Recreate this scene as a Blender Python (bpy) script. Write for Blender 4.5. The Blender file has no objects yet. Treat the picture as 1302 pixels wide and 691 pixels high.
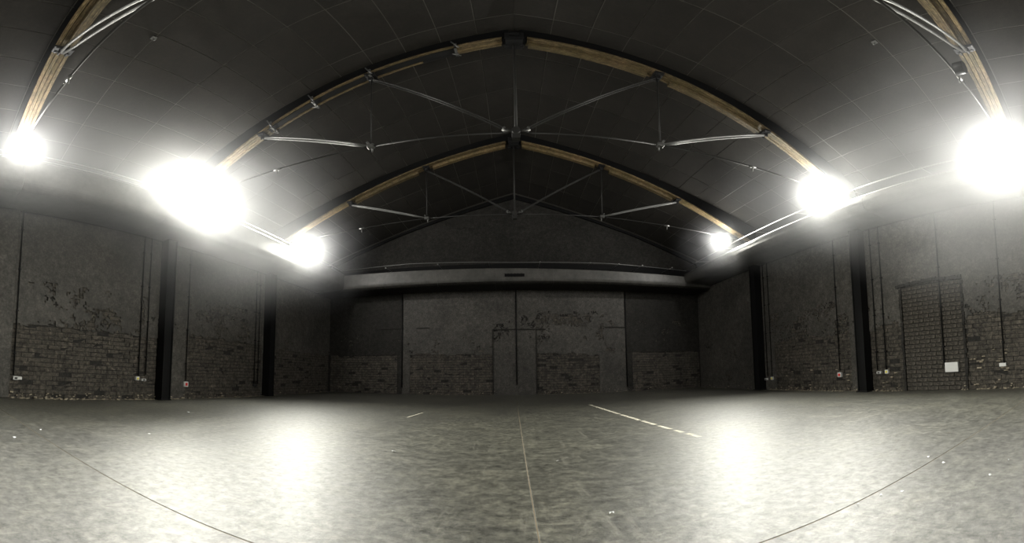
import bpy, bmesh, math, random
import numpy as np
from mathutils import Vector, Matrix
random.seed(7)
sc = bpy.context.scene
COL = sc.collection
U = 6.0                       # half width of the hall in metres

# ------------------------------------------------------------------ camera (a stitched panorama, 156 degrees wide)
F, PITCH, ROLL, YAW, V0 = 476.992, 0.06643, 0.012077, -0.001354, 443.822
cam = bpy.data.cameras.new('camera')
cam.type = 'PANO'
cam.panorama_type = 'EQUIRECTANGULAR'
cam.longitude_min, cam.longitude_max = -651 / F, 651 / F
cam.latitude_min, cam.latitude_max = (V0 - 691) / F, V0 / F
cam.clip_start = 0.02
cam_ob = bpy.data.objects.new('camera', cam)
COL.objects.link(cam_ob)
def cam_to_world(v):
    x, y, z = v
    c, s = math.cos(-ROLL), math.sin(-ROLL); x, z = c*x - s*z, s*x + c*z
    c, s = math.cos(-PITCH), math.sin(-PITCH); y, z = c*y + s*z, -s*y + c*z
    c, s = math.cos(-YAW), math.sin(-YAW); x, y = c*x - s*y, s*x + c*y
    return Vector((x, y, z))
R_, F_, U_ = cam_to_world((1, 0, 0)), cam_to_world((0, 1, 0)), cam_to_world((0, 0, 1))
m = Matrix((R_, U_, -F_)).transposed().to_4x4()
m.translation = Vector((-0.01357*U, 0, 0.1044*U))
cam_ob.matrix_world = m
sc.camera = cam_ob

# ------------------------------------------------------------------ world, exposure
w = bpy.data.worlds.new('world'); sc.world = w; w.use_nodes = True
w.node_tree.nodes['Background'].inputs[0].default_value = (0.6, 0.65, 0.7, 1)
w.node_tree.nodes['Background'].inputs[1].default_value = 0.0
vs = sc.view_settings
vs.view_transform = 'Standard'; vs.look = 'None'; vs.gamma = 1; vs.exposure = 0.0; vs.use_curve_mapping = False
sc.cycles.max_bounces = 6; sc.cycles.diffuse_bounces = 4; sc.cycles.glossy_bounces = 3
sc.cycles.volume_bounces = 0; sc.cycles.sample_clamp_indirect = 4.0
sc.cycles.volume_step_rate = 1.0; sc.cycles.volume_max_steps = 64

# flood lamps: side, bay position, x, z, watts, radius of the haze about it, haze density
POWER, SPILL, WASH = 1300, 48, 125
LAMPS = [
    ('left',  0.190, -0.860, 0.650, 1.0, 0.42, 0.20),
    ('right', 0.186,  0.805, 0.595, 1.2, 0.48, 0.50),
    ('left',  0.716, -0.882, 0.660, 1.4, 0.52, 0.56),
    ('right', 0.740,  0.850, 0.664, 1.0, 0.38, 0.22),
    ('left',  1.290, -0.842, 0.636, 1.1, 0.36, 0.28),
    ('right', 1.290,  0.836, 0.650, 1.0, 0.24, 0.15),
    ('left', -0.371, -0.85, 0.645, 1.0, 0, 0),
    ('right', -0.371, 0.85, 0.645, 1.0, 0, 0),
]
Y0, Y1, Y2, YB, YF = 0.1775, 0.727, 1.2766, 1.853, -1.3

# ------------------------------------------------------------------ helpers
def new_obj(name, mesh, mats=None, parent=None, loc=(0, 0, 0), rot=None):
    o = bpy.data.objects.new(name, mesh); COL.objects.link(o)
    if mats:
        for mm in (mats if isinstance(mats, (list, tuple)) else [mats]):
            if mesh and len(mesh.materials) < 8 and mm.name not in [x.name for x in mesh.materials if x]: mesh.materials.append(mm)
    o.location = loc
    if rot: o.rotation_euler = rot
    if parent: o.parent = parent
    return o
def from_bm(name, bm, mats, parent=None, smooth=False, **k):
    me = bpy.data.meshes.new(name); bm.to_mesh(me); bm.free()
    if smooth:
        for p in me.polygons: p.use_smooth = True
    return new_obj(name, me, mats, parent, **k)
def empty(name, loc, label, cat, group=None):
    o = bpy.data.objects.new(name, None); COL.objects.link(o); o.location = loc; o.empty_display_size = .1
    return tag(o, label, cat, group)
def tag(o, label, cat, group=None, kind=None):
    o['label'] = label; o['category'] = cat
    if group: o['group'] = group
    if kind: o['kind'] = kind
    return o
def structure(o, label=None, cat=None):
    o['kind'] = 'structure'
    if label: o['label'] = label
    if cat: o['category'] = cat
    return o
def add_box(bm, lo, hi, mat=0, jit=0):
    vs_ = []
    for z in (lo[2], hi[2]):
        for (x, y) in ((lo[0], lo[1]), (hi[0], lo[1]), (hi[0], hi[1]), (lo[0], hi[1])):
            vs_.append(bm.verts.new((x + random.uniform(-jit, jit), y + random.uniform(-jit, jit), z + random.uniform(-jit, jit))))
    for f in ((0, 3, 2, 1), (4, 5, 6, 7), (0, 1, 5, 4), (1, 2, 6, 5), (2, 3, 7, 6), (3, 0, 4, 7)):
        ff = bm.faces.new([vs_[i] for i in f]); ff.material_index = mat
    return vs_
def bevel(bm, w_, seg=1):
    bmesh.ops.bevel(bm, geom=list(bm.edges), offset=w_, segments=seg, affect='EDGES', profile=.5)
def add_tube(bm, pts, r, n=8, mat=0, caps=True):
    pts = [Vector(p) for p in pts]; rings = []
    rr = r if isinstance(r, (list, tuple)) else [r]*len(pts)
    for i, p in enumerate(pts):
        d = (pts[min(i+1, len(pts)-1)] - pts[max(i-1, 0)]).normalized()
        a = d.cross(Vector((0, 0, 1)))
        if a.length < .05: a = d.cross(Vector((0, 1, 0)))
        a.normalize(); b = d.cross(a)
        rings.append([bm.verts.new(p + (a*math.cos(2*math.pi*k/n) + b*math.sin(2*math.pi*k/n))*rr[i]) for k in range(n)])
    for i in range(len(rings)-1):
        for k in range(n):
            f = bm.faces.new((rings[i][k], rings[i][(k+1) % n], rings[i+1][(k+1) % n], rings[i+1][k])); f.smooth = True; f.material_index = mat
    if caps:
        for rg in (rings[0][::-1], rings[-1]):
            f = bm.faces.new(rg); f.material_index = mat
def add_prism(bm, prof, axis, a, b, mat=0):
    """extrude a closed 2D profile [(u, v)] along axis 'x' or 'y' from a to b"""
    P = (lambda u, v, t: (t, u, v)) if axis == 'x' else (lambda u, v, t: (u, t, v))
    A = [bm.verts.new(P(u, v, a)) for u, v in prof]; B = [bm.verts.new(P(u, v, b)) for u, v in prof]
    n = len(prof)
    for i in range(n):
        f = bm.faces.new((A[i], A[(i+1) % n], B[(i+1) % n], B[i])); f.material_index = mat
    bm.faces.new(A[::-1]); bm.faces.new(B)
    return A, B
def fix(bm): bmesh.ops.recalc_face_normals(bm, faces=list(bm.faces))

# ------------------------------------------------------------------ materials
def mat(name, base=(.5, .5, .5), rough=.6, metal=0, spec=.5, build=None):
    m_ = bpy.data.materials.new(name); m_.use_nodes = True
    nt = m_.node_tree; b = nt.nodes['Principled BSDF']
    b.inputs['Base Color'].default_value = (*base, 1); b.inputs['Roughness'].default_value = rough
    b.inputs['Metallic'].default_value = metal; b.inputs['Specular IOR Level'].default_value = spec
    if build: build(nt, b)
    return m_
def N(nt, t, **k):
    n = nt.nodes.new(t)
    for a, v in k.items():
        if a in n.inputs.keys(): n.inputs[a].default_value = v
        else: setattr(n, a, v)
    return n
def coord(nt, scale=(1, 1, 1), src='Object', rot=(0, 0, 0)):
    tc = N(nt, 'ShaderNodeTexCoord'); mp = N(nt, 'ShaderNodeMapping')
    mp.inputs['Scale'].default_value = scale; mp.inputs['Rotation'].default_value = rot
    nt.links.new(tc.outputs[src], mp.inputs[0]); return mp.outputs[0]
def noise(nt, co, scale, detail=4, rough=.55, dist=0):
    n = N(nt, 'ShaderNodeTexNoise', Scale=scale, Detail=detail, Roughness=rough, Distortion=dist)
    nt.links.new(co, n.inputs['Vector']); return n.outputs['Fac']
def ramp(nt, fac, stops, interp='LINEAR'):
    r = N(nt, 'ShaderNodeValToRGB'); e = r.color_ramp.elements; r.color_ramp.interpolation = interp
    while len(e) < len(stops): e.new(.5)
    for el, (p, c) in zip(e, stops):
        el.position = p; el.color = (*c, 1) if len(c) == 3 else c
    nt.links.new(fac, r.inputs[0]); return r.outputs['Color']
def mix(nt, fac, a, b, mode='MIX'):
    n = N(nt, 'ShaderNodeMix'); n.data_type = 'RGBA'; n.blend_type = mode
    for i, v in ((0, fac), (6, a), (7, b)):
        if isinstance(v, (int, float)): n.inputs[i].default_value = v
        elif isinstance(v, tuple): n.inputs[i].default_value = (*v, 1)
        else: nt.links.new(v, n.inputs[i])
    return n.outputs[2]
def bump(nt, b, h, strength=.4, dist=.01):
    n = N(nt, 'ShaderNodeBump', Strength=strength, Distance=dist); nt.links.new(h, n.inputs['Height']); nt.links.new(n.outputs[0], b.inputs['Normal'])
g = lambda v: (v, v, v)

def b_floor(nt, b):
    co = coord(nt); st = coord(nt, (.8, 1.1, 1), rot=(0, 0, .2)); st2 = coord(nt, (3.2, .45, 1), rot=(0, 0, -.6)); st3 = coord(nt, (.4, 3.0, 1), rot=(0, 0, .35))
    n1 = noise(nt, co, .9, 5, .6, .4); n2 = noise(nt, st, 5.5, 10, .78, .15); n3 = noise(nt, co, 18, 9, .8, .2); n4 = noise(nt, st2, 5, 8, .72, .8); n5 = noise(nt, st3, 7, 8, .72, .6)
    c = ramp(nt, n1, [(.3, (.033, .0325, .024)), (.5, (.048, .0475, .035)), (.7, (.068, .066, .048))])
    c = mix(nt, .8, c, ramp(nt, n2, [(.34, g(.5)), (.5, g(.95)), (.66, (1.6, 1.58, 1.5))]), 'MULTIPLY')
    c = mix(nt, .8, c, ramp(nt, n3, [(.36, g(.2)), (.5, g(.95)), (.66, g(2.4))]), 'MULTIPLY')
    c = mix(nt, ramp(nt, n4, [(.58, g(0)), (.68, g(.35)), (.78, g(.8))]), c, (.24, .23, .19))
    c = mix(nt, ramp(nt, n5, [(.60, g(0)), (.70, g(.4)), (.80, g(.8))]), c, (.26, .25, .20))
    nt.links.new(c, b.inputs['Base Color'])
    b.inputs['Coat Weight'].default_value = .35; b.inputs['Coat Roughness'].default_value = .42; b.inputs['Coat IOR'].default_value = 1.6
    nt.links.new(ramp(nt, n3, [(.34, g(.35)), (.66, g(1.6))]), b.inputs['Specular IOR Level'])
    nt.links.new(ramp(nt, n2, [(.3, g(.36)), (.7, g(.52))]), b.inputs['Roughness'])
    bump(nt, b, n3, .5, .008)
M_floor = mat('painted concrete', rough=.45, spec=.95, build=b_floor)
M_joint = mat('floor joint filler', (.13, .105, .065), .8)
def b_paint(lo, hi, patch=None):
    def f(nt, b):
        co = coord(nt); n1 = noise(nt, co, .8, 5, .6, .5); n2 = noise(nt, co, 9, 8, .7, .5); n3 = noise(nt, co, 30, 6, .75)
        c = ramp(nt, n1, [(.3, lo), (.7, hi)])
        c = mix(nt, .85, c, ramp(nt, n2, [(.3, g(.45)), (.5, g(.95)), (.72, g(1.7))]), 'MULTIPLY')
        c = mix(nt, .8, c, ramp(nt, n3, [(.3, g(.4)), (.5, g(1.0)), (.7, g(1.9))]), 'MULTIPLY')
        ch = ramp(nt, n2, [(.70, g(0)), (.74, g(1))]); c = mix(nt, ch, c, (.13, .115, .09))
        nt.links.new(c, b.inputs['Base Color']); bump(nt, b, n2, .5, .02)
    return f
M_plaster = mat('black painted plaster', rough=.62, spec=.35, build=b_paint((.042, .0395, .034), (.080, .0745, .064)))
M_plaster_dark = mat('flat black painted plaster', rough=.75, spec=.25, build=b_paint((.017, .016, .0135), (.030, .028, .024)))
M_wall = mat('rough painted brick backing', rough=.75, spec=.3, build=b_paint((.015, .014, .012), (.028, .026, .022)))
def b_brick(nt, b):
    oi = N(nt, 'ShaderNodeObjectInfo'); co = coord(nt, src='Generated')
    tc = coord(nt); n = noise(nt, tc, 14, 7, .7, .6); n2 = noise(nt, tc, 3.2, 4)
    c = ramp(nt, n, [(.3, (.020, .0175, .0135)), (.48, (.060, .053, .043)), (.64, (.12, .105, .082)), (.76, (.34, .29, .21))])
    c = mix(nt, .6, c, ramp(nt, n2, [(.3, g(.5)), (.7, g(1.3))]), 'MULTIPLY')
    nt.links.new(c, b.inputs['Base Color']); bump(nt, b, n, .8, .03)
M_brick = mat('painted brick', rough=.7, spec=.35, build=b_brick)
M_crumb = mat('broken plaster', (.30, .26, .19), .8)
def b_ceil(nt, b):
    co = coord(nt); n1 = noise(nt, co, 1.5, 4, .6, .4); n2 = noise(nt, co, 30, 6, .7)
    c = ramp(nt, n1, [(.3, (.014, .0125, .0098)), (.7, (.028, .0250, .020))])
    c = mix(nt, .6, c, ramp(nt, n2, [(.3, g(.6)), (.7, g(1.4))]), 'MULTIPLY')
    nt.links.new(c, b.inputs['Base Color']); bump(nt, b, n2, .3, .004)
M_ceil = mat('dark ceiling board', rough=.8, spec=.3, build=b_ceil)
M_seam = mat('pale joint strip', (.085, .08, .068), .5)
def b_wood(nt, b):
    st = coord(nt, (1.0, 30, 1), src='UV'); oi = N(nt, 'ShaderNodeObjectInfo')
    n = noise(nt, st, 3.5, 8, .72, .8); n2 = noise(nt, coord(nt), 3, 4, .6); n3 = noise(nt, coord(nt, (1, 3, 1)), 16, 6, .75)
    c = ramp(nt, n, [(.30, (.05, .034, .016)), (.45, (.15, .115, .065)), (.58, (.33, .26, .16)), (.72, (.62, .52, .36))])
    c = mix(nt, .85, c, ramp(nt, n3, [(.35, g(.35)), (.52, g(1.0)), (.68, g(1.6))]), 'MULTIPLY')
    c = mix(nt, .8, c, ramp(nt, n2, [(.3, (.62, .64, .42)), (.7, (1.15, 1.02, .92))]), 'MULTIPLY')
    c = mix(nt, .8, c, ramp(nt, oi.outputs['Random'], [(0, (.6, .58, .5)), (.5, (1, .98, .9)), (1, (1.45, 1.38, 1.25))]), 'MULTIPLY')
    nt.links.new(c, b.inputs['Base Color']); bump(nt, b, n, .7, .012)
M_wood = mat('bare laminated timber', rough=.55, build=b_wood)
M_black = mat('black paint', (.006, .006, .006), .7, spec=.15)
M_colm = mat('black column paint', (.005, .005, .005), .6, spec=.15)
M_steel = mat('galvanised steel', (.19, .19, .18), .45, .6)
M_rod = mat('grey painted rod', (.04, .039, .036), .55, .2)
M_dark = mat('dark steel', (.03, .03, .03), .45, .4)
def b_bulk(nt, b):
    co = coord(nt, (1, 1, 1)); n1 = noise(nt, co, 2.2, 5, .6, .3); n2 = noise(nt, co, 14, 6, .7)
    c = ramp(nt, n1, [(.3, (.05, .049, .044)), (.7, (.10, .096, .086))])
    c = mix(nt, .5, c, ramp(nt, n2, [(.3, g(.6)), (.7, g(1.3))]), 'MULTIPLY')
    nt.links.new(c, b.inputs['Base Color']); bump(nt, b, n1, .2, .03)
M_bulk = mat('grey bulkhead lining', rough=.5, spec=.4, build=b_bulk)
M_white = mat('white plastic', (.72, .72, .70), .4)
M_yellow = mat('yellow plastic', (.85, .75, .12), .4)
M_red = mat('red plastic', (.7, .04, .03), .4)
M_conduit = mat('black conduit', (.005, .005, .005), .6, spec=.2)
def b_tape(nt, b):
    n = noise(nt, coord(nt, (1, 1, 1)), 9, 6, .7)
    c = ramp(nt, n, [(.35, (.20, .19, .15)), (.55, (.55, .52, .42))]); nt.links.new(c, b.inputs['Base Color'])
M_tape = mat('worn cream tape', rough=.6, build=b_tape)
M_paper = mat('white paper', (.85, .86, .88), .6)
M_glass = mat('lamp glass glowing', (1, 1, 1), .3)
bsdf = M_glass.node_tree.nodes['Principled BSDF']; bsdf.inputs['Emission Color'].default_value = (1, .98, .94, 1); bsdf.inputs['Emission Strength'].default_value = 60
def haze_mat(dens, seed):
    m_ = bpy.data.materials.new('haze'); m_.use_nodes = True; nt = m_.node_tree; nt.nodes.clear()
    out = N(nt, 'ShaderNodeOutputMaterial'); vol = N(nt, 'ShaderNodeVolumeScatter'); vol.inputs['Color'].default_value = (.97, .98, 1, 1)
    vol.inputs['Anisotropy'].default_value = 0.0
    tc = N(nt, 'ShaderNodeTexCoord'); ln = N(nt, 'ShaderNodeVectorMath', operation='LENGTH'); nt.links.new(tc.outputs['Object'], ln.inputs[0])
    mr = N(nt, 'ShaderNodeMapRange'); mr.interpolation_type = 'LINEAR'
    mr.inputs['From Min'].default_value = 0; mr.inputs['From Max'].default_value = 1; mr.inputs['To Min'].default_value = 1; mr.inputs['To Max'].default_value = 0
    nt.links.new(ln.outputs['Value'], mr.inputs['Value'])
    n = N(nt, 'ShaderNodeTexNoise', Scale=1.8, Detail=2.0); 
    mp = N(nt, 'ShaderNodeMapping'); mp.inputs['Location'].default_value = (seed*3.1, seed, 0); nt.links.new(tc.outputs['Object'], mp.inputs[0]); nt.links.new(mp.outputs[0], n.inputs['Vector'])
    m1 = N(nt, 'ShaderNodeMath', operation='MULTIPLY'); pw_ = N(nt, 'ShaderNodeMath', operation='POWER'); pw_.inputs[1].default_value = 2.0; nt.links.new(mr.outputs[0], pw_.inputs[0]); nt.links.new(pw_.outputs[0], m1.inputs[0])
    m2 = N(nt, 'ShaderNodeMapRange'); m2.inputs['From Min'].default_value = .3; m2.inputs['From Max'].default_value = .7; m2.inputs['To Min'].default_value = .35; m2.inputs['To Max'].default_value = 1.6
    nt.links.new(n.outputs['Fac'], m2.inputs['Value']); nt.links.new(m2.outputs[0], m1.inputs[1])
    m3 = N(nt, 'ShaderNodeMath', operation='MULTIPLY'); nt.links.new(m1.outputs[0], m3.inputs[0]); m3.inputs[1].default_value = dens
    nt.links.new(m3.outputs[0], vol.inputs['Density']); nt.links.new(vol.outputs[0], out.inputs['Volume'])
    return m_

# ------------------------------------------------------------------ floor: a bed with the joint filler and four slabs
bm = bmesh.new(); add_box(bm, (-1.03*U, YF*U-.2, -.3), (1.03*U, YB*U+.2, -.0018))
floor = structure(from_bm('floor', bm, M_joint))
JY = 0.165*U
for (xa, xb, ya, yb) in ((-1.03*U, 0, YF*U-.2, JY), (0, 1.03*U, YF*U-.2, JY), (-1.03*U, 0, JY, YB*U+.2), (0, 1.03*U, JY, YB*U+.2)):
    q = .003; bm = bmesh.new()
    add_box(bm, (xa+q, ya+q, -.03), (xb-q, yb-q, 0)); bevel(bm, .0012)
    from_bm('slab', bm, M_floor, floor)

# ------------------------------------------------------------------ walls
def vnoise(shape, cell, seed):
    rg = np.random.default_rng(seed); a = rg.random((shape[0]//cell+3, shape[1]//cell+3))
    i = np.arange(shape[0])/cell; j = np.arange(shape[1])/cell
    i0 = i.astype(int); j0 = j.astype(int); fi = (i-i0)[:, None]; fj = (j-j0)[None, :]
    fi = fi*fi*(3-2*fi); fj = fj*fj*(3-2*fj)
    A = a[np.ix_(i0, j0)]; B = a[np.ix_(i0+1, j0)]; C = a[np.ix_(i0, j0+1)]; D = a[np.ix_(i0+1, j0+1)]
    return (A*(1-fi)+B*fi)*(1-fj)+(C*(1-fi)+D*fi)*fj
CELL = .032
def plaster(name, P, s0, s1, z1, dado, holes, keep, seed, mats, parent, zone=None, thick=.022):
    """plaster coat on the plane P(s, z, out): a grid of cells, those that have fallen off are missing"""
    nx, nz = int((s1-s0)/CELL), int(z1/CELL)
    n = .42*vnoise((nx, nz), 14, seed)+.36*vnoise((nx, nz), 4, seed+1)+.22*np.random.default_rng(seed+2).random((nx, nz))
    n_line = vnoise((nx, nz), 16, seed+3)*.10+vnoise((nx, nz), 4, seed+4)*.07
    S = s0+(np.arange(nx)+.5)*CELL; Z = (np.arange(nz)+.5)*CELL
    on = np.ones((nx, nz), bool)
    for i in range(nx):
        d = dado(S[i])
        if d is not None: on[i, :] = Z > d-.06+n_line[i, :]
        h0, h1, th = holes(S[i])
        on[i, :] &= ~((n[i, :] > th) & (Z > h0) & (Z < h1+ .15*n_line[i, :]))
        on[i, :] &= True
        for (a, b, za, zb) in keep:
            if a < S[i] < b: on[i, (Z > za) & (Z < zb)] = False
    rg = np.random.default_rng(seed+9)
    jit = (rg.random((nx+1, nz+1, 2))-.5)*CELL*.55
    jit[0, :, 0] = 0; jit[-1, :, 0] = 0; jit[:, 0, 1] = 0; jit[:, -1, 1] = 0
    off = .004*vnoise((nx+1, nz+1), 10, seed+5)
    verts = []; idx = {}; faces = []; fm = []
    def V(i, j, t):
        k = (i, j, t)
        if k not in idx:
            idx[k] = len(verts); verts.append(P(s0+i*CELL+jit[i, j, 0], j*CELL+jit[i, j, 1], (thick+off[i, j]) if t else 0))
        return idx[k]
    for i in range(nx):
        for j in range(nz):
            if not on[i, j]: continue
            mi = zone(S[i]) if zone else 0
            faces.append((V(i, j, 1), V(i+1, j, 1), V(i+1, j+1, 1), V(i, j+1, 1))); fm.append(mi)
            for di, dj, (a, b) in ((-1, 0, ((i, j), (i, j+1))), (1, 0, ((i+1, j), (i+1, j+1))), (0, -1, ((i, j), (i+1, j))), (0, 1, ((i, j+1), (i+1, j+1)))):
                ii, jj = i+di, j+dj
                if not (0 <= ii < nx and 0 <= jj < nz) or not on[ii, jj]:
                    faces.append((V(*a, 1), V(*b, 1), V(*b, 0), V(*a, 0))); fm.append(mi)
    me = bpy.data.meshes.new(name); me.from_pydata(verts, [], faces); me.update()
    for mm in mats: me.materials.append(mm)
    me.polygons.foreach_set('material_index', fm); me.update()
    return new_obj(name, me, None, parent)
def brick_courses(name, P, ranges, mats, parent, seed):
    rg = random.Random(seed); bm = bmesh.new(); bw, bh, gap = .225, .075, .010
    for (s0, s1, z1) in ranges:
        row = 0; z = 0
        while z < z1:
            s = s0-(.1125 if row % 2 else 0)
            while s < s1:
                a, b = max(s, s0)+gap/2, min(s+bw, s1)-gap/2
                if b-a > .03 and rg.random() > .03:
                    t = rg.uniform(.0, .016); j = lambda: rg.uniform(-.004, .004)
                    q = [(a+j(), z+gap/2+j()), (b+j(), z+gap/2+j()), (b+j(), z+bh-gap/2+j()), (a+j(), z+bh-gap/2+j())]
                    o_ = [bm.verts.new(P(x, y, t+j())) for x, y in q]; i_ = [bm.verts.new(P(x, y, -.01)) for x, y in q]
                    bm.faces.new(o_)
                    for k in range(4): bm.faces.new((o_[k], o_[(k+1) % 4], i_[(k+1) % 4], i_[k]))
                s += bw
            z += bh; row += 1
    o = from_bm(name, bm, mats, parent); o['kind'] = 'stuff'; return o
PL = lambda s, z, t: (-U+t, s, z)
PR = lambda s, z, t: (U-t, s, z)
PB = lambda s, z, t: (s, YB*U-t, z)
HL, HR, HB = .5257*U, .5467*U, .523*U       # height of the soffit on each side
EAVE = .72*U
def wallbox(name, lo, hi):
    bm = bmesh.new(); add_box(bm, lo, hi); return structure(from_bm(name, bm, M_wall))
wall_left = wallbox('wall_left', (-U-.25, YF*U, -.3), (-U, YB*U+.25, EAVE+.1))
wall_right = wallbox('wall_right', (U, YF*U, -.3), (U+.25, YB*U+.25, EAVE+.1))
bm = bmesh.new()
add_prism(bm, [(-U, -.3), (U, -.3), (U, EAVE+.02), (0, 1.06*U+.02), (-U, EAVE+.02)], 'x', 0, 1)
for v in bm.verts:                                   # profile lies in x-z: swap
    x, y, z = v.co; v.co = (y, YB*U+(x*.25), z)
fix(bm); wall_back = structure(from_bm('wall_back', bm, M_plaster_dark))
bm = bmesh.new(); add_box(bm, (-U-.25, YF*U-.25, -.3), (U+.25, YF*U, 1.06*U)); wall_front = structure(from_bm('wall_front', bm, M_wall))

DADO = 1.17
def seg(table, default):
    def f(s):
        u = s/U
        for a, b, v in table:
            if a <= u < b: return v
        return default
    return f
NOH = (0, 0, 9)
plaster('plaster_coat', PL, -.3*U, YB*U-.0, HL,
        seg([(-9, .10, None), (.10, .232, 1.05), (.232, .70, DADO), (.70, .73, DADO), (.745, .825, None), (.825, 1.24, 1.28), (1.24, 1.30, None), (1.30, 1.86, 1.18)], DADO),
        seg([(.20, .66, (1.15, 1.95, .66)), (.66, .83, (1.2, 1.6, .70)), (.83, 1.24, (1.2, 2.1, .66)), (1.3, 1.86, (.2, 1.5, .68))], (1, 2, .7)),
        [], 11, [M_plaster], wall_left)
plaster('plaster_coat', PR, -.3*U, YB*U-.0, HR,
        seg([(-9, .375, 1.25), (.375, .60, DADO), (.60, .69, 1.22), (.745, .80, None), (.80, 1.20, 1.18), (1.2, 1.86, None)], DADO),
        seg([(.05, .375, (1.1, 1.9, .64)), (.60, .73, (1.1, 1.7, .62)), (.80, 1.22, (1.1, 1.9, .58)), (1.3, 1.86, (.2, 1.4, .72))], (1, 2, .75)),
        [(.385*U, .588*U, 0, .322*U+.02)], 23, [M_plaster], wall_right)
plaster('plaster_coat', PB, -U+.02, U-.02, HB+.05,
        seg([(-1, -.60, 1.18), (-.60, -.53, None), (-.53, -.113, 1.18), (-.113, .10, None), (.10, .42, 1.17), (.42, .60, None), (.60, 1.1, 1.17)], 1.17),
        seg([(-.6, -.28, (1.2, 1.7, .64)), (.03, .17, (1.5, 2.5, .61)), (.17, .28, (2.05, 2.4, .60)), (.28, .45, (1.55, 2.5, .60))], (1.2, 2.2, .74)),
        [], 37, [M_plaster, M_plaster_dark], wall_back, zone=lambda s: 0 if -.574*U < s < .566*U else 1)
brick_courses('brickwork', PL, [(.02*U, 1.84*U, 2.1)], M_brick, wall_left, 3)
brick_courses('brickwork', PR, [(.02*U, .385*U, 2.0), (.588*U, 1.84*U, 2.0)], M_brick, wall_right, 4)
brick_courses('brickwork', PB, [(-.99*U, -.11*U, 2.4), (.095*U, .99*U, 2.4)], M_brick, wall_back, 5)
# bricked-up doorway in the right wall: every brick one by one
def brick_mesh(wd, seed):
    rg = random.Random(seed); bm = bmesh.new()
    add_box(bm, (-.05, -wd/2, 0), (.05, wd/2, .066)); bevel(bm, .006)
    for v in bm.verts: v.co += Vector((rg.uniform(-.003, .003), rg.uniform(-.003, .003), rg.uniform(-.002, .002)))
    me = bpy.data.meshes.new('brick'); bm.to_mesh(me); bm.free(); me.materials.append(M_brick); return me
full = [brick_mesh(.216, k) for k in range(4)]; half = [brick_mesh(.104, k+9) for k in range(2)]
dy0, dy1 = .388*U, .585*U
n = 5; span = (dy1-dy0)/5.25
rg = random.Random(5)
for r in range(25):
    z = r*.0775; y = dy0+(0 if r % 2 else 0)
    seq = [1, 1, 1, 1, 1, .5] if r % 2 else [.5, 1, 1, 1, 1, 1]
    tot = sum(seq)*.225; k_ = (dy1-dy0)/tot
    for s_ in seq:
        wd = s_*.225
        yy = y+wd*k_/2
        me = rg.choice(full) if s_ == 1 else rg.choice(half)
        o = new_obj('brick', me, None, wall_right, (U+.040-rg.uniform(0, .008), yy, z+.004)); o.scale = (1, k_, 1)
        o.rotation_euler = (0, rg.uniform(-.02, .02), rg.uniform(-.012, .012))
        y += wd*k_
# arch of ragged mortar over it
bm = bmesh.new()
for k in range(22):
    u = k/21; y = dy0-.04+(dy1-dy0+.08)*u; zz = 1.945+.035*math.sin(math.pi*u)
    add_box(bm, (U-.045-rg.uniform(0, .02), y, zz-.01), (U, y+.062, zz+.05+rg.uniform(-.012, .018)), jit=.006)
from_bm('lintel', bm, M_wall, wall_right)
bm = bmesh.new()
for k in range(24): add_box(bm, (U-.035-rg.uniform(0, .012), dy1+.0, k*.08), (U, dy1+.035+rg.uniform(0, .025), k*.08+.075), jit=.005)
for k in range(24): add_box(bm, (U-.035-rg.uniform(0, .012), dy0-.035-rg.uniform(0, .025), k*.08), (U, dy0, k*.08+.075), jit=.005)
from_bm('door_jamb', bm, M_wall, wall_right)
# closed-up doorway in the back wall, its recessed edge
bm = bmesh.new()
xa, xb, zt = -.108*U, .103*U, .321*U
add_box(bm, (xa-.025, YB*U-.05, 0), (xa, YB*U-.01, zt)); add_box(bm, (xb, YB*U-.05, 0), (xb+.025, YB*U-.01, zt))
add_box(bm, (xa-.025, YB*U-.055, zt), (xb+.3, YB*U-.01, zt+.03)); add_box(bm, (.455*U, YB*U-.05, .33*U), (.57*U, YB*U-.01, .33*U+.025)); add_box(bm, (-.5*U, YB*U-.05, .337*U), (-.43*U, YB*U-.01, .337*U+.02))
add_box(bm, (-.70*U, YB*U-.05, .337*U), (-.59*U, YB*U-.01, .337*U+.02))
from_bm('door_outline', bm, M_wall, wall_back)
# crumbled plaster at the foot of the walls
def crumbs(name, P, spans, parent, seed, label):
    rg = random.Random(seed); bm = bmesh.new()
    for a, b, n_ in spans:
        for _ in range(n_):
            s = rg.uniform(a, b)*U; r = rg.uniform(.003, .012)*(1 if rg.random() < .8 else 1.6)
            t = abs(rg.gauss(0, .05))+r+.02; z = r*.5 if rg.random() < .7 else rg.uniform(0, .10)
            if z > .03: t = .03
            c = Vector(P(s, z, t)); add_box(bm, c-Vector((r, r*rg.uniform(.8, 1.8), r*.6)), c+Vector((r, r*rg.uniform(.8, 1.8), r*.6)), jit=r*.4)
    o = from_bm(name, bm, M_crumb); tag(o, label, 'rubble', kind='stuff')
crumbs('plaster_rubble', PL, [(.22, .72, 230), (.74, 1.25, 110), (1.3, 1.8, 40)], None, 1, 'pale crumbled plaster bits along the foot of the left wall')
crumbs('plaster_rubble', PR, [(.2, .40, 60), (.6, .72, 50), (.75, 1.24, 150), (1.3, 1.8, 30)], None, 2, 'pale crumbled plaster bits along the foot of the right wall')
crumbs('plaster_rubble', PB, [(-.5, -.1, 60), (.1, .4, 70), (.4, .95, 50)], None, 3, 'pale crumbled plaster bits along the foot of the far end wall')
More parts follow.
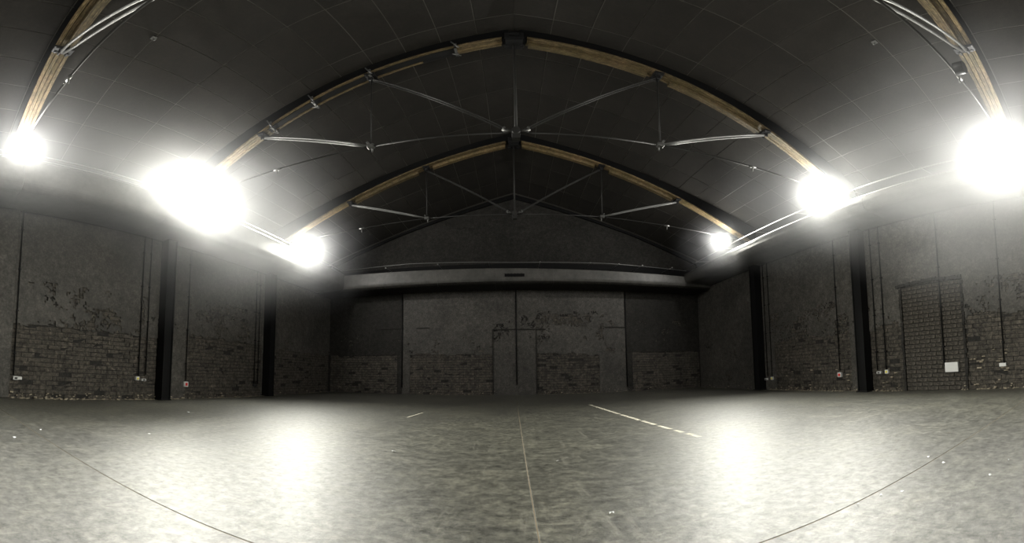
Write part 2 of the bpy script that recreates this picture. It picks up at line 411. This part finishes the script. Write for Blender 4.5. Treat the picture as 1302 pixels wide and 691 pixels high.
# bright plaster scars low on the right wall and scattered chips above
bm = bmesh.new(); rg = random.Random(12)
for (a, b, za, zb, n_) in ((.262, .30, .02, .115, 11), (.33, .37, .06, .10, 7), (.8, 1.2, .02, .08, 9), (.6, .68, .02, .06, 4)):
    for _ in range(n_):
        y = rg.uniform(a, b)*U; z = rg.uniform(za, zb)*U; ww = rg.uniform(.015, .05); hh = rg.uniform(.004, .011)
        add_box(bm, (U-.034, y-ww, z-hh), (U, y+ww, z+hh), jit=.005)
from_bm('plaster_scar', bm, M_crumb, wall_right)

# ------------------------------------------------------------------ ceiling: backing and boards with proud joint strips
ZC = lambda x: 1.06*U-.34*abs(x)
bm = bmesh.new()
for s_ in (-1, 1):
    q = [(0, ZC(0)+.005), (s_*1.03*U, ZC(1.03*U)+.005), (s_*1.03*U, ZC(1.03*U)+.2), (0, ZC(0)+.2)]
    A, B = add_prism(bm, q, 'y', YF*U-.2, YB*U+.25)
fix(bm); ceiling = structure(from_bm('ceiling', bm, M_seam))
PX, PY = .0775*U, .165*U
slope = math.atan(.34); L_ = PX/math.cos(slope)
bm = bmesh.new(); add_box(bm, (.006, .006, -.012), (L_-.006, PY-.006, .012)); bevel(bm, .0015)
pm = bpy.data.meshes.new('ceiling_panel'); bm.to_mesh(pm); bm.free(); pm.materials.append(M_ceil)
rows = [k for k in range(-1, 11)]
rg = random.Random(3)
for s_ in (-1, 1):
    for i in range(13):
        for k in rows:
            if k < 0 and i < 12: pass
            y = .01*U+k*PY
            wd = 1.0 if i < 12 else (1.02*U-12*PX)/PX
            hh = PY if y+PY < YB*U else YB*U-y
            o = new_obj('ceiling_panel', pm, None, ceiling, (s_*(i*PX), y if s_ > 0 else y+hh, ZC(i*PX)+.012+rg.uniform(-.0025, .0025)))
            o.rotation_euler = (0, slope, 0) if s_ > 0 else (0, slope, math.pi)
            o.scale = (wd, hh/PY, 1)
bm = bmesh.new()
for s_ in (-1, 1):
    q = [(0, ZC(0)), (s_*1.02*U, ZC(1.02*U)), (s_*1.02*U, ZC(1.02*U)+.025), (0, ZC(0)+.025)]
    add_prism(bm, q, 'y', YF*U, .01*U-PY-.004)
fix(bm); o = from_bm('ceiling_lining', bm, M_ceil, ceiling)
# dark end rafter against the far wall
bm = bmesh.new()
for s_ in (-1, 1):
    q = [(0, 1.034*U), (s_*.31*U, .937*U), (s_*.62*U, .838*U), (s_*.99*U, .70*U), (s_*.99*U, ZC(.99*U)), (0, ZC(0))]
    add_prism(bm, q, 'y', YB*U-.07, YB*U-.002)
fix(bm); structure(from_bm('trim_1', bm, M_black))
# black boards standing in for the shade between the bulkheads and the roof
def lining(name, lo, hi):
    bm = bmesh.new(); add_box(bm, lo, hi); return structure(from_bm(name, bm, M_black))
lining('trim_5', (-U+.002, YF*U, .585*U), (-U+.03, YB*U-.08, .712*U))
lining('trim_6', (U-.03, YF*U, .585*U), (U-.002, YB*U-.08, .712*U))
lining('trim_7', (-U+.04, YB*U-.03, .585*U), (U-.04, YB*U-.001, .664*U))
bm = bmesh.new(); add_tube(bm, [(-.84*U+.02, YF*U, .607*U), (-.84*U+.02, 1.69*U, .607*U)], .011, 6); structure(from_bm('trim_8', bm, M_steel))  # pale tube added to imitate the light caught on the left bulkhead lip
bm = bmesh.new(); add_tube(bm, [(.84*U-.02, YF*U, .589*U), (.84*U-.02, 1.69*U, .589*U)], .011, 6); structure(from_bm('trim_9', bm, M_steel))  # likewise on the right: the lit lip put in as a pale tube
# eave rails
def rail(name, pts, r=.011):
    bm = bmesh.new(); add_tube(bm, pts, r, 8); return structure(from_bm(name, bm, M_steel))
rail('trim_2', [(-.86*U, YF*U, .637*U), (-.86*U, 1.71*U, .637*U)])
rail('trim_3', [(.86*U, YF*U, .635*U), (.86*U, 1.71*U, .635*U)])
rail('trim_4', [(-.86*U, 1.71*U, .637*U), (-.5*U, 1.71*U, .642*U), (0, 1.71*U, .627*U), (.45*U, 1.71*U, .630*U), (.86*U, 1.71*U, .618*U)], .011)
for o in (bpy.data.objects['trim_2'], bpy.data.objects['trim_3'], bpy.data.objects['trim_4']): pass
def bracket(parent, p, toward):
    bm = bmesh.new(); p = Vector(p); add_tube(bm, [p, p+Vector(toward)], .007, 6); add_box(bm, p-Vector((.015, .015, .015)), p+Vector((.015, .015, .015)))
    from_bm('bracket', bm, M_steel, parent)
for k in range(8):
    y = (-.05+k*.235)*U
    bracket(bpy.data.objects['trim_2'], (-.86*U, y, .637*U), (-.14*U, 0, .12)); bracket(bpy.data.objects['trim_3'], (.86*U, y, .635*U), (.14*U, 0, .12))
for x in (-.62, -.36, -.12, .12, .36, .5, .62, .78):
    bracket(bpy.data.objects['trim_4'], (x*U, 1.71*U, .630*U), (0, .14*U, .05))

# ------------------------------------------------------------------ dropped bulkheads round three sides
def bulk_profile(zw, zt, d=.16):
    """(distance from wall, z): hollow channel, rounded lower nose"""
    P = [(.03, zw-.0), (d*U-.16, zw-.0)]
    for k in range(1, 8):
        a = k/7*math.pi/2; P.append((d*U-.16+.16*math.sin(a), zw+.16-.16*math.cos(a)))
    P += [(d*U, zt), (d*U-.012, zt+.012), (d*U-.035, zt), (d*U-.035, zw+.17)]
    P += [(d*U-.19, zw+.045), (.03, zw+.045)]
    return P
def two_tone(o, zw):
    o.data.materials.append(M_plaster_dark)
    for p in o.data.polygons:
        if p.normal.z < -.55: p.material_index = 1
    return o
def bulkhead(name, label, side):
    t = empty(name, {'left': (-.92*U, .3*U, HL), 'right': (.92*U, .3*U, HR), 'back': (0, 1.77*U, HB)}[side], label, 'bulkhead')
    o0 = Vector(t.location)
    if side in ('left', 'right'):
        s_ = -1 if side == 'left' else 1; zw = HL if s_ < 0 else HR; zt = (.605 if s_ < 0 else .587)*U
        cuts = [YF*U, -.2*U, .20*U, .60*U, 1.0*U, 1.4*U, 1.693*U]
        for a, b in zip(cuts, cuts[1:]):
            bm = bmesh.new(); add_prism(bm, [(s_*(U-u), z) for u, z in bulk_profile(zw, zt)], 'y', a+.002, b-.002)
            fix(bm); bmesh.ops.translate(bm, verts=bm.verts, vec=-o0); from_bm('lining_panel', bm, M_bulk, t)
    else:
        cuts = [-.998*U, -.62*U, -.36*U, -.09*U, .18*U, .45*U, .72*U, .998*U]
        zt = lambda x: (.592-.011*x/U/.8)*U
        for a, b in zip(cuts, cuts[1:]):
            bm = bmesh.new(); A, B = add_prism(bm, [(YB*U-u, z) for u, z in bulk_profile(HB, .592*U)], 'x', a+.002, b-.002)
            for v in bm.verts:
                if v.co.z > .55*U: v.co.z += zt(v.co.x)-.592*U
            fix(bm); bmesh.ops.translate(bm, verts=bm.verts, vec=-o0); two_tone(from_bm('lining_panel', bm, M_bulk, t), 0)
        bm = bmesh.new(); add_box(bm, (-.045*U, 1.69*U-.012, .553*U), (.045*U, 1.693*U, .566*U))
        for k in range(6): add_box(bm, (-.045*U+k*.09, 1.69*U-.02, .551*U), (-.045*U+k*.09+.012, 1.69*U, .568*U))
        bmesh.ops.translate(bm, verts=bm.verts, vec=-o0); v = from_bm('vent', bm, M_black, t)
    return t
bulkhead('bulkhead', 'long grey boxed bulkhead running above the left wall', 'left')
bulkhead('bulkhead', 'long grey boxed bulkhead running above the right wall', 'right')
bulkhead('bulkhead', 'grey rounded bulkhead across the far end wall with black vent slot', 'back')

# ------------------------------------------------------------------ columns
def column(side, y, z, label, cw=.036):
    s_ = -1 if side == 'left' else 1; x = s_*(U-.12)
    t = empty('steel_column', (x, y*U, 0), label, 'column', 'black columns along the side walls')
    bm = bmesh.new(); w_ = cw*U/2
    add_box(bm, (-.12, -w_, .0), (.12, -w_+.022, z)); add_box(bm, (-.12, w_-.022, 0), (.12, w_, z)); add_box(bm, (-s_*.09-.008, -w_+.02, 0), (-s_*.09+.008, w_-.02, z))
    from_bm('shaft', bm, M_colm, t)
    bm = bmesh.new(); add_box(bm, (-.15, -w_-.03, 0), (.11, w_+.03, .02)) ; bevel(bm, .004); from_bm('base_plate', bm, M_colm, t)
column('left', .722, HL-.003, 'black steel column nearer the camera against the left wall')
column('right', .732, HR-.003, 'black steel column nearer the camera against the right wall')
column('left', 1.268, HL-.003, 'black steel column farther off against the left wall')
column('right', 1.287, HR-.003, 'black steel column farther off against the right wall')
# pier at the left edge
bm = bmesh.new(); add_box(bm, (-U+.0, .02*U, 0), (-U+.09, .232*U, HL-.004)); bevel(bm, .01)
o = from_bm('wall_pier', bm, M_plaster, wall_left)

# ------------------------------------------------------------------ trusses
BF = [(0, 1.022), (.12, .985), (.25, .945), (.36, .905), (.5, .853), (.64, .797), (.74, .755), (.82, .720), (.92, .676), (.985, .648)]
def zbf(x):
    x = abs(x)
    xs, zs = zip(*BF); return float(np.interp(x, xs, zs))
zs_smooth = np.poly1d(np.polyfit([a for a, b in BF], [b for a, b in BF], 4))
def arch_strip(bm, s_, xa, xb, ya, yb, z_lo, z_hi, n_=26, mats=(0, 0), uv=None, close=True):
    """a curved strip following the roof slope; z_lo / z_hi are functions of x (units)"""
    xs = np.linspace(xa, xb, n_); rows = []
    for x in xs:
        zl, zh = z_lo(x)*U, z_hi(x)*U
        rows.append([bm.verts.new((s_*x*U, ya, zl)), bm.verts.new((s_*x*U, yb, zl)), bm.verts.new((s_*x*U, yb, zh)), bm.verts.new((s_*x*U, ya, zh))])
    uvl = bm.loops.layers.uv.verify()
    for i in range(n_-1):
        for k in range(4):
            f = bm.faces.new((rows[i][k], rows[i+1][k], rows[i+1][(k+1) % 4], rows[i][(k+1) % 4]))
            f.material_index = mats[0] if k == 0 else mats[1]
            uu = (xs[i]*U, xs[i+1]*U, xs[i+1]*U, xs[i]*U)
            vv = ((ya, ya, yb, yb) if k == 0 else (0, 0, .2, .2))
            for lp, a, b in zip(f.loops, uu, vv): lp[uvl].uv = (a, b)
    bm.faces.new(rows[0]); bm.faces.new(rows[-1][::-1])
ZCU = lambda x: 1.06-.34*abs(x)
W = .20
def bolt(bm, p, r=.018, h=.02):
    bmesh.ops.create_cone(bm, cap_ends=True, segments=6, radius1=r, radius2=r, depth=h, matrix=Matrix.Translation(p))
def truss(Y, label, zn, tray=False):
    t = empty('roof_truss', (0, Y*U, .65*U), label, 'truss', 'timber roof trusses with steel ties')
    o0 = Vector(t.location); y0 = Y*U
    def put(name, bm, mats, par=t):
        fix(bm); bmesh.ops.translate(bm, verts=bm.verts, vec=-o0); return from_bm(name, bm, mats, par)
    for s_ in (-1, 1):
        bm = bmesh.new(); arch_strip(bm, s_, .012, .985, y0, y0+W, lambda x: zs_smooth(x)+.006, lambda x: max(ZCU(x)+.001, zs_smooth(x)+.012))
        raf = put('rafter', bm, [M_black])
        # laminated boards seen from below, side by side, their edges a little uneven
        nb = 4
        for k in range(nb):
            bm = bmesh.new(); ya = y0+.002+k*W/nb; dz = random.uniform(0, .0012)
            arch_strip(bm, s_, .025+random.uniform(0, .006), .97, ya+.004, ya+W/nb-.004, lambda x: zs_smooth(x)-dz, lambda x: zs_smooth(x)+.0055)
            put('board', bm, [M_wood])
        # packing battens under the far half, broken at the joint with the hanger
        for (a, b) in ((.03, .295), (.35, .60)):
            if tray and s_ < 0: continue
            bm = bmesh.new(); arch_strip(bm, s_, a, b, y0+W*.52, y0+W*.98, lambda x: zs_smooth(x)-.0125, lambda x: zs_smooth(x)-.0015, 14)
            put('packing_batten', bm, [M_wood])
        if tray and s_ < 0:
            bm = bmesh.new(); arch_strip(bm, s_, .125, .60, y0+W*.16, y0+W*.66, lambda x: zs_smooth(x)-.004, lambda x: zs_smooth(x)-.0012, 20)
            put('cable_tray', bm, [M_dark])
            bm = bmesh.new(); arch_strip(bm, s_, .125, .20, y0+W*.67, y0+W*1.0, lambda x: zs_smooth(x)-.004, lambda x: zs_smooth(x)-.0012, 8)
            put('cover_plate', bm, [M_dark])
        # steel joints on the rafter
        for (x, wd) in ((.318, .07), (.62, .06)):
            z = zs_smooth(x)*U-.02; bm = bmesh.new()
            add_box(bm, (s_*x*U-wd, y0-.008, z-.03), (s_*x*U+wd, y0+W+.008, z+.01)); add_box(bm, (s_*x*U-.03, y0+W/2-.05, z-.11), (s_*x*U+.03, y0+W/2-.035, z)); add_box(bm, (s_*x*U-.03, y0+W/2+.035, z-.11), (s_*x*U+.03, y0+W/2+.05, z))
            jp = put('joint_plate', bm, [M_dark])
            for q in (-.7, .7):
                for e in (.03, W-.03):
                    bm = bmesh.new(); bolt(bm, (s_*x*U+q*wd, y0+e, z-.035)); put('bolt', bm, [M_dark], jp)
        yc = y0+W/2
        A = Vector((s_*.62*U, yc, zs_smooth(.62)*U-.08)); Nn = Vector((s_*.316*U, yc, zn*U)); K = Vector((0, yc, zn*U)); H = Vector((s_*.955*U, yc, .66*U))
        T = Vector((s_*.318*U, yc, zs_smooth(.318)*U-.09))
        for e in (-.032, .032):                          # the paired flats to the knee
            e_ = Vector((0, e, 0)); mid = (A+Nn)/2+e_*1.3
            bm = bmesh.new(); add_tube(bm, [A+e_*.6, A.lerp(Nn, .15)+e_*1.2, mid, A.lerp(Nn, .85)+e_, Nn+e_*.5], .016, 8); put('knee_rod', bm, [M_steel])
        bm = bmesh.new(); add_tube(bm, [H, Nn], .013, 8); put('tie_rod', bm, [M_rod])
        bm = bmesh.new(); add_tube(bm, [Nn, K], .011, 8); put('tie_rod', bm, [M_rod])
        bm = bmesh.new(); add_tube(bm, [T, Nn], .012, 8); put('hanger_rod', bm, [M_rod])
        for e in (-.03, .03):
            e_ = Vector((0, e, 0)); bm = bmesh.new(); add_tube(bm, [T+e_, K+e_+Vector((s_*.12, 0, .05))], .012, 8); put('diagonal_strut', bm, [M_rod])
        # node casting with its pins
        bm = bmesh.new(); add_box(bm, Nn-Vector((.05, .045, .03)), Nn+Vector((.05, .045, .035))); bevel(bm, .012)
        add_tube(bm, [Nn+Vector((-s_*.02, 0, -.11)), Nn+Vector((-s_*.02, 0, .02))], .012, 6); add_tube(bm, [Nn+Vector((s_*.03, -.07, .05)), Nn+Vector((s_*.03, .07, .05))], .018, 8)
        put('node_casting', bm, [M_steel])
        # turnbuckle along the tie
        P = Nn.lerp(H, .40); bm = bmesh.new(); add_tube(bm, [P+Vector((-.06, 0, 0)), P+Vector((.06, 0, 0))], .022, 8); add_tube(bm, [P, P-Vector((0, 0, .10))], .010, 6); put('turnbuckle', bm, [M_steel])
    # king rod, apex plate and centre casting
    yc = y0+W/2; bm = bmesh.new(); add_tube(bm, [(0, yc, 1.0*U), (0, yc, zn*U)], .019, 10); put('king_rod', bm, [M_rod])
    bm = bmesh.new(); add_box(bm, (-.12, y0-.02, 1.012*U-.03), (.12, y0-.008, 1.035*U)); add_box(bm, (-.11, y0-.02, 1.0*U-.0), (.11, y0+W+.02, 1.0*U+.02))
    bolt(bm, (-.10, yc, 1.0*U-.045), .03, .04); bolt(bm, (.10, yc, 1.0*U-.045), .03, .04)
    put('apex_plate', bm, [M_dark])
    bm = bmesh.new(); bmesh.ops.create_uvsphere(bm, u_segments=16, v_segments=10, radius=.075, matrix=Matrix.Translation((0, y0-.06, 1.022*U)) @ Matrix.Diagonal((1, .5, .6, 1)))
    put('apex_boss', bm, [M_black])
    bm = bmesh.new(); c = Vector((0, yc, zn*U)); add_tube(bm, [c+Vector((0, -.09, 0)), c+Vector((0, .09, 0))], .055, 14); add_box(bm, c+Vector((-.05, -.05, -.12)), c+Vector((.05, .05, .03)))
    put('centre_casting', bm, [M_rod])
    for s_ in (-1, 1):
        bm = bmesh.new(); add_tube(bm, [c+Vector((s_*.05, 0, .03)), c+Vector((s_*.17, 0, .08))], [.022, .03], 8); add_tube(bm, [c+Vector((s_*.15, -.06, .07)), c+Vector((s_*.15, .06, .07))], .017, 8)
        put('clevis', bm, [M_steel])
    return t
truss(Y0, 'roof truss passing overhead at the top corners of the picture', .665)
truss(Y1, 'large middle roof truss with black cable tray strapped under its left half', .660, tray=True)
truss(Y2, 'farthest roof truss with pale bare timber undersides', .690)

# clamps gripping the cable tray of the middle truss
for i, (x, where) in enumerate(((.124, 'beside the ridge, where bare timber begins'), (.316, 'at the second joint from the ridge'), (.463, 'halfway down the left slope'), (.585, 'lowest on the left slope, above the knee rods'))):
    z = float(zs_smooth(x))*U; t = empty('beam_clamp', (-x*U, Y1*U, z), 'steel clamp round the cable tray '+where, 'clamp', 'clamps on the middle truss')
    bm = bmesh.new(); add_box(bm, (-.018, -.03, -.075), (.018, -.012, .05)); add_box(bm, (-.018, W-.02, -.075), (.018, W+.0, .0)); add_box(bm, (-.018, -.03, -.075), (.018, W, -.06)); from_bm('jaw', bm, M_steel, t)
    bm = bmesh.new(); add_tube(bm, [(-.05, -.04, .09), (.05, -.05, -.10)], .011, 6); from_bm('clamp_rod', bm, M_steel, t)
    bm = bmesh.new(); add_tube(bm, [(.02, .1, -.14), (.0, .1, -.05)], .010, 6); from_bm('drop_rod', bm, M_steel, t)
    bm = bmesh.new(); add_tube(bm, [(-.05, .09, -.10), (.06, .13, -.13)], .010, 6); from_bm('handle', bm, M_steel, t)

# ------------------------------------------------------------------ flood lamps and haze balls added to imitate their glow
names_ = {0: 'at the left edge of the picture, on the overhead truss', 1: 'at the right edge of the picture, on the overhead truss', 2: 'at the left foot of the middle truss', 3: 'at the right foot of the middle truss',
          4: 'at the left foot of the farthest truss', 5: 'at the right foot of the farthest truss', 6: 'out of view behind on the left', 7: 'out of view behind on the right'}
for i, (side, y, x, z, pw, hr, hd) in enumerate(LAMPS):
    s_ = -1 if x < 0 else 1; p = Vector((x*U, y*U, z*U))
    t = empty('flood_lamp', p, 'bright white flood lamp '+names_[i], 'lamp', 'flood lamps along the eaves')
    t.rotation_euler = (0, s_*.35, 0)
    bm = bmesh.new(); add_box(bm, (s_*.02, -.11, -.09), (s_*.13, .11, .09)); bevel(bm, .012, 2); from_bm('housing', bm, M_dark, t)
    bm = bmesh.new()
    for k in range(6): add_box(bm, (s_*.13, -.09+k*.034, -.08), (s_*.155, -.085+k*.034, .08))
    from_bm('cooling_fin', bm, M_dark, t)
    bm = bmesh.new(); add_box(bm, (-s_*.0, -.095, -.075), (s_*.022, .095, .075)); bevel(bm, .006); from_bm('lens', bm, M_glass, t)
    bm = bmesh.new(); add_tube(bm, [(s_*.07, -.12, 0), (s_*.07, -.13, .12), (s_*.07, 0, .17), (s_*.07, .13, .12), (s_*.07, .12, 0)], .009, 6); from_bm('yoke', bm, M_dark, t)
    sd = bpy.data.lights.new('flood_beam', 'SPOT'); sd.energy = POWER*pw*(.82 if y > 1 else 1.35 if y > .5 else .30 if y > 0 else .35); sd.color = (1, .99, .89); sd.shadow_soft_size = .07
    sd.spot_size = math.radians(118 if y > 1 else 128); sd.spot_blend = 1.0
    so = bpy.data.objects.new('flood_beam', sd); COL.objects.link(so); so.location = p+Vector((-s_*.11, 0, -.01))
    so.rotation_euler = (Vector((x*U*.38, .10*U if y > 0 else -.5*U, 0))-p).to_track_quat('-Z', 'Y').to_euler()
    so.parent = t; so.matrix_parent_inverse = (Matrix.Translation(p) @ Matrix.Rotation(s_*.35, 4, 'Y')).inverted()
    ld = bpy.data.lights.new('flood', 'POINT'); ld.energy = SPILL*pw; ld.color = (1, .985, .95); ld.shadow_soft_size = .06
    lo = bpy.data.objects.new('flood', ld); COL.objects.link(lo); lo.parent = t; lo.location = (-s_*.09, 0, -.0)
    wd_ = bpy.data.lights.new('flood_wash', 'SPOT'); wd_.energy = WASH*pw; wd_.color = (1, .98, .94); wd_.shadow_soft_size = .07
    wd_.spot_size = math.radians(172); wd_.spot_blend = .6
    wo = bpy.data.objects.new('flood_wash', wd_); COL.objects.link(wo)
    q_ = Vector((-s_*1.0, .12, -.32)).to_track_quat('-Z', 'Y').to_matrix().to_4x4()
    wo.parent = t; wo.matrix_parent_inverse = (Matrix.Translation(p) @ Matrix.Rotation(s_*.35, 4, 'Y')).inverted()
    wo.matrix_basis = Matrix.Translation(p+Vector((-s_*.115, 0, 0))) @ q_
    if hr:
        bm = bmesh.new(); bmesh.ops.create_icosphere(bm, subdivisions=3, radius=1)
        h = from_bm('haze', bm, haze_mat(hd, i+1)); h.location = p-Vector((s_*.09, 0, hr*.7)); h.scale = (hr*U, hr*U, hr*U*.82)
        tag(h, 'added haze ball for the soft white glow around the flood lamp '+names_[i], 'haze', kind='stuff')

# ------------------------------------------------------------------ conduits and sockets
def conduit(side, y, z0, label, r=.011, z1=None):
    s_ = {'left': -1, 'right': 1}.get(side, 0); z1 = z1 or {'left': HL, 'right': HR, 'back': HB}[side]
    o0 = Vector((s_*(U-.045), y*U, z0)) if s_ else Vector((y*U, YB*U-.05, z0))
    t = empty('conduit', o0, label, 'conduit', 'black conduits dropping down the walls')
    bm = bmesh.new(); add_tube(bm, [(0, 0, 0), (0, 0, z1-z0-.003)], r, 8); from_bm('pipe', bm, M_conduit, t)
    n_ = 4
    for k in range(n_):
        z = (z1-z0)*(k+.5)/n_; bm = bmesh.new()
        if s_: add_box(bm, (-.014 if s_ > 0 else -.04, -.022, z-.01), (.04 if s_ > 0 else .014, .022, z+.01))
        else: add_box(bm, (-.022, -.014, z-.01), (.022, .04, z+.01))
        from_bm('saddle', bm, M_conduit, t)
def socket(side, y, z, wd, hh, face, label, double=False, name='socket_box'):
    s_ = -1 if side == 'left' else 1
    t = empty(name, (s_*(U-.03), y*U, z*U), label, 'socket', 'white sockets low on the side walls')
    bm = bmesh.new(); add_box(bm, (-.035, -wd/2, -hh/2), (.035, wd/2, hh/2)); bevel(bm, .008, 2); from_bm('back_box', bm, M_white, t)
    if face:
        bm = bmesh.new(); add_box(bm, (-s_*.036-.006, -wd*.28, -hh*.28), (-s_*.036+.006, wd*.28, hh*.28)); bevel(bm, .003); o = from_bm('cover', bm, face, t)
        o['label'] = ('yellow' if face is M_yellow else 'red' if face is M_red else 'grey')+' socket cover'
conduit('left', .243, .375, 'black conduit nearest the left edge of the picture')
conduit('left', .635, .45, 'black conduit on the left wall, left one of the pair by the near column')
conduit('left', .662, .47, 'black conduit on the left wall, right one of the pair by the near column')
conduit('left', .827, .37, 'single black conduit on the left wall between the two columns')
conduit('left', 1.192, .31, 'black conduit on the left wall, left one of the pair by the far column')
conduit('left', 1.215, .30, 'black conduit on the left wall, right one of the pair by the far column')
conduit('right', .271, .42, 'black conduit nearest the right edge of the picture')
conduit('right', .452, .42, 'black conduit crossing the bricked-up doorway', .014)
conduit('right', .655, .41, 'black conduit on the right wall, right one of the pair by the near column')
conduit('right', .690, .41, 'black conduit on the right wall, left one of the pair by the near column')
conduit('right', .849, .43, 'single black conduit on the right wall between the two columns')
conduit('right', 1.221, .35, 'black conduit on the right wall, right one of the pair by the far column')
conduit('right', 1.251, .34, 'black conduit on the right wall, left one of the pair by the far column')
conduit('back', .006, .30, 'black conduit down the middle of the far end wall', .016)
conduit('back', -.574, .2, 'slim black pipe down the far end wall on the left', .016)
conduit('back', .565, .15, 'slim black pipe down the far end wall on the right', .016)
socket('left', .250, .054, .09, .06, M_rod, 'white socket nearest the left edge of the picture')
socket('left', .262, .054, .06, .05, None, 'small white box beside the leftmost socket')
socket('left', .632, .066, .075, .07, M_yellow, 'white socket with yellow cover on the left wall by the near column')
socket('left', .655, .062, .10, .045, M_rod, 'flat white socket right of the yellow one on the left wall')
socket('left', .829, .050, .105, .105, M_red, 'white socket with red cover on the left wall')
socket('right', .429, .067, .25, .17, None, 'large white box on the bricked-up doorway')
socket('right', .275, .066, .12, .06, None, 'small white socket nearest the right edge of the picture')
socket('right', .654, .062, .075, .075, M_yellow, 'white socket with yellow cover on the right wall by the near column')
socket('right', .684, .060, .10, .045, M_rod, 'flat grey-white socket left of the yellow one by the near column')
socket('right', .851, .057, .10, .10, M_red, 'white socket with red cover on the right wall')
socket('right', 1.222, .048, .09, .075, M_yellow, 'white socket with yellow cover on the right wall by the far column')
socket('right', 1.262, .045, .12, .045, M_rod, 'flat white socket left of the yellow one by the far column')
socket('left', 1.200, .045, .15, .05, M_dark, 'dark socket strip on the left wall by the far column')
for o in bpy.data.objects:
    if o.name.startswith('back_box') and 'dark socket' in o.parent.get('label', ''):
        o.data.materials.clear(); o.data.materials.append(M_dark)

# ------------------------------------------------------------------ floor tape, litter, ceiling hooks
bm = bmesh.new(); rg = random.Random(8)
xa, ya, xb, yb = .228*U, 1.177*U, .253*U, .50*U; nn = 50
prev = None; w0 = .05
for k in range(nn+1):
    u = k/nn; x = xa+(xb-xa)*u; y = ya+(yb-ya)*u
    cur = [bm.verts.new((x-w0/2+rg.uniform(-.006, .006), y, .0012)), bm.verts.new((x+w0/2+rg.uniform(-.006, .006), y, .0012)), bm.verts.new((x+w0/2, y, .0002)), bm.verts.new((x-w0/2, y, .0002))]
    if prev and not (k in (23, 33, 39, 44, 47)):
        for q in range(4): bm.faces.new((prev[q], prev[(q+1) % 4], cur[(q+1) % 4], cur[q]))
    prev = cur
tag(from_bm('floor_tape', bm, M_tape), 'long straight cream line of tape on the floor, right of centre', 'tape')
bm = bmesh.new(); add_box(bm, (-.012, 0, 0), (.012, .72, .0012))
o = from_bm('floor_tape', bm, M_tape, loc=(-.262*U, .86*U, .0001)); o.rotation_euler = (0, 0, -.08); tag(o, 'short faint strip of tape on the floor, left of centre', 'tape')
F2 = [(1181, 582.5, 'left of a pair'), (1200, 590, 'largest of the group'), (1259.5, 605, 'nearest the right edge'), (1147.5, 627, 'beside the floor joint'), (1120, 631, 'on the floor joint'), (1091, 643, 'lowest on the right'),
      (1282.5, 586.5, 'smallest by the right edge'), (709, 587.5, 'right of the central joint'), (969.5, 523, 'close to the far right column'), (190, 553, 'in the left half'), (51.5, 547.5, 'small, near the left edge'), (240, 525, 'below the red socket'), (18, 557, 'at the left edge'), (778, 654, 'near the bottom, right of the central joint'), (500, 575, 'left of the central joint')]
from mathutils import Euler
for i, (u, v, wh) in enumerate(F2):
    lo_, la = (u-651)/F, (V0-v)/F
    d = cam_to_world((math.cos(la)*math.sin(lo_), math.cos(la)*math.cos(lo_), math.sin(la))); c = cam_ob.matrix_world.translation
    p = c+d*(-c.z/d.z); k = p.length/3.0
    rg = random.Random(i+40); bm = bmesh.new(); n_ = 7; vs_ = []
    for q in range(n_):
        a = q/n_*2*math.pi; r = rg.uniform(.007, .017)*min(max(k, .6), 1.5)*(.6 if 'small' in wh else 1)
        vs_.append(bm.verts.new((r*1.3*math.cos(a), r*math.sin(a), rg.uniform(.001, .012))))
    cc = bm.verts.new((0, 0, .010))
    for q in range(n_): bm.faces.new((vs_[q], vs_[(q+1) % n_], cc))
    o = from_bm('paper_scrap', bm, M_paper, loc=(p.x, p.y, .001)); tag(o, 'crumpled white paper scrap on the floor, '+wh, 'litter', 'paper scraps on the floor')
for (x, y, lab) in ((-.555, .338, 'left'), (.568, .347, 'right')):
    z = ZC(x*U); t = empty('ceiling_hook', (x*U, y*U, z-.012), 'small steel hook on the ceiling in the upper %s of the picture' % lab, 'hook')
    bm = bmesh.new(); add_tube(bm, [(0, 0, .0), (0, 0, -.05), (.02*(1 if x < 0 else -1), 0, -.075), (.05*(1 if x < 0 else -1), 0, -.06)], .009, 6); from_bm('hook', bm, M_steel, t)
    bm = bmesh.new(); add_box(bm, (-.03, -.03, -.008), (.03, .03, .004)); o = from_bm('plate', bm, M_steel, t); o.rotation_euler = (0, slope if x > 0 else -slope, 0)
# hub cap hanging from the overhead truss on the right
t = empty('hanging_box', (.527*U, Y0*U, .645*U), 'dark round box clipped on the overhead truss at upper right', 'box')
bm = bmesh.new(); add_tube(bm, [(0, -.05, 0), (0, .05, 0)], .085, 14); bevel(bm, .004); from_bm('body', bm, M_dark, t)
bm = bmesh.new(); add_tube(bm, [(0, 0, .07), (.1, 0, .16)], .012, 6); from_bm('arm', bm, M_steel, t)
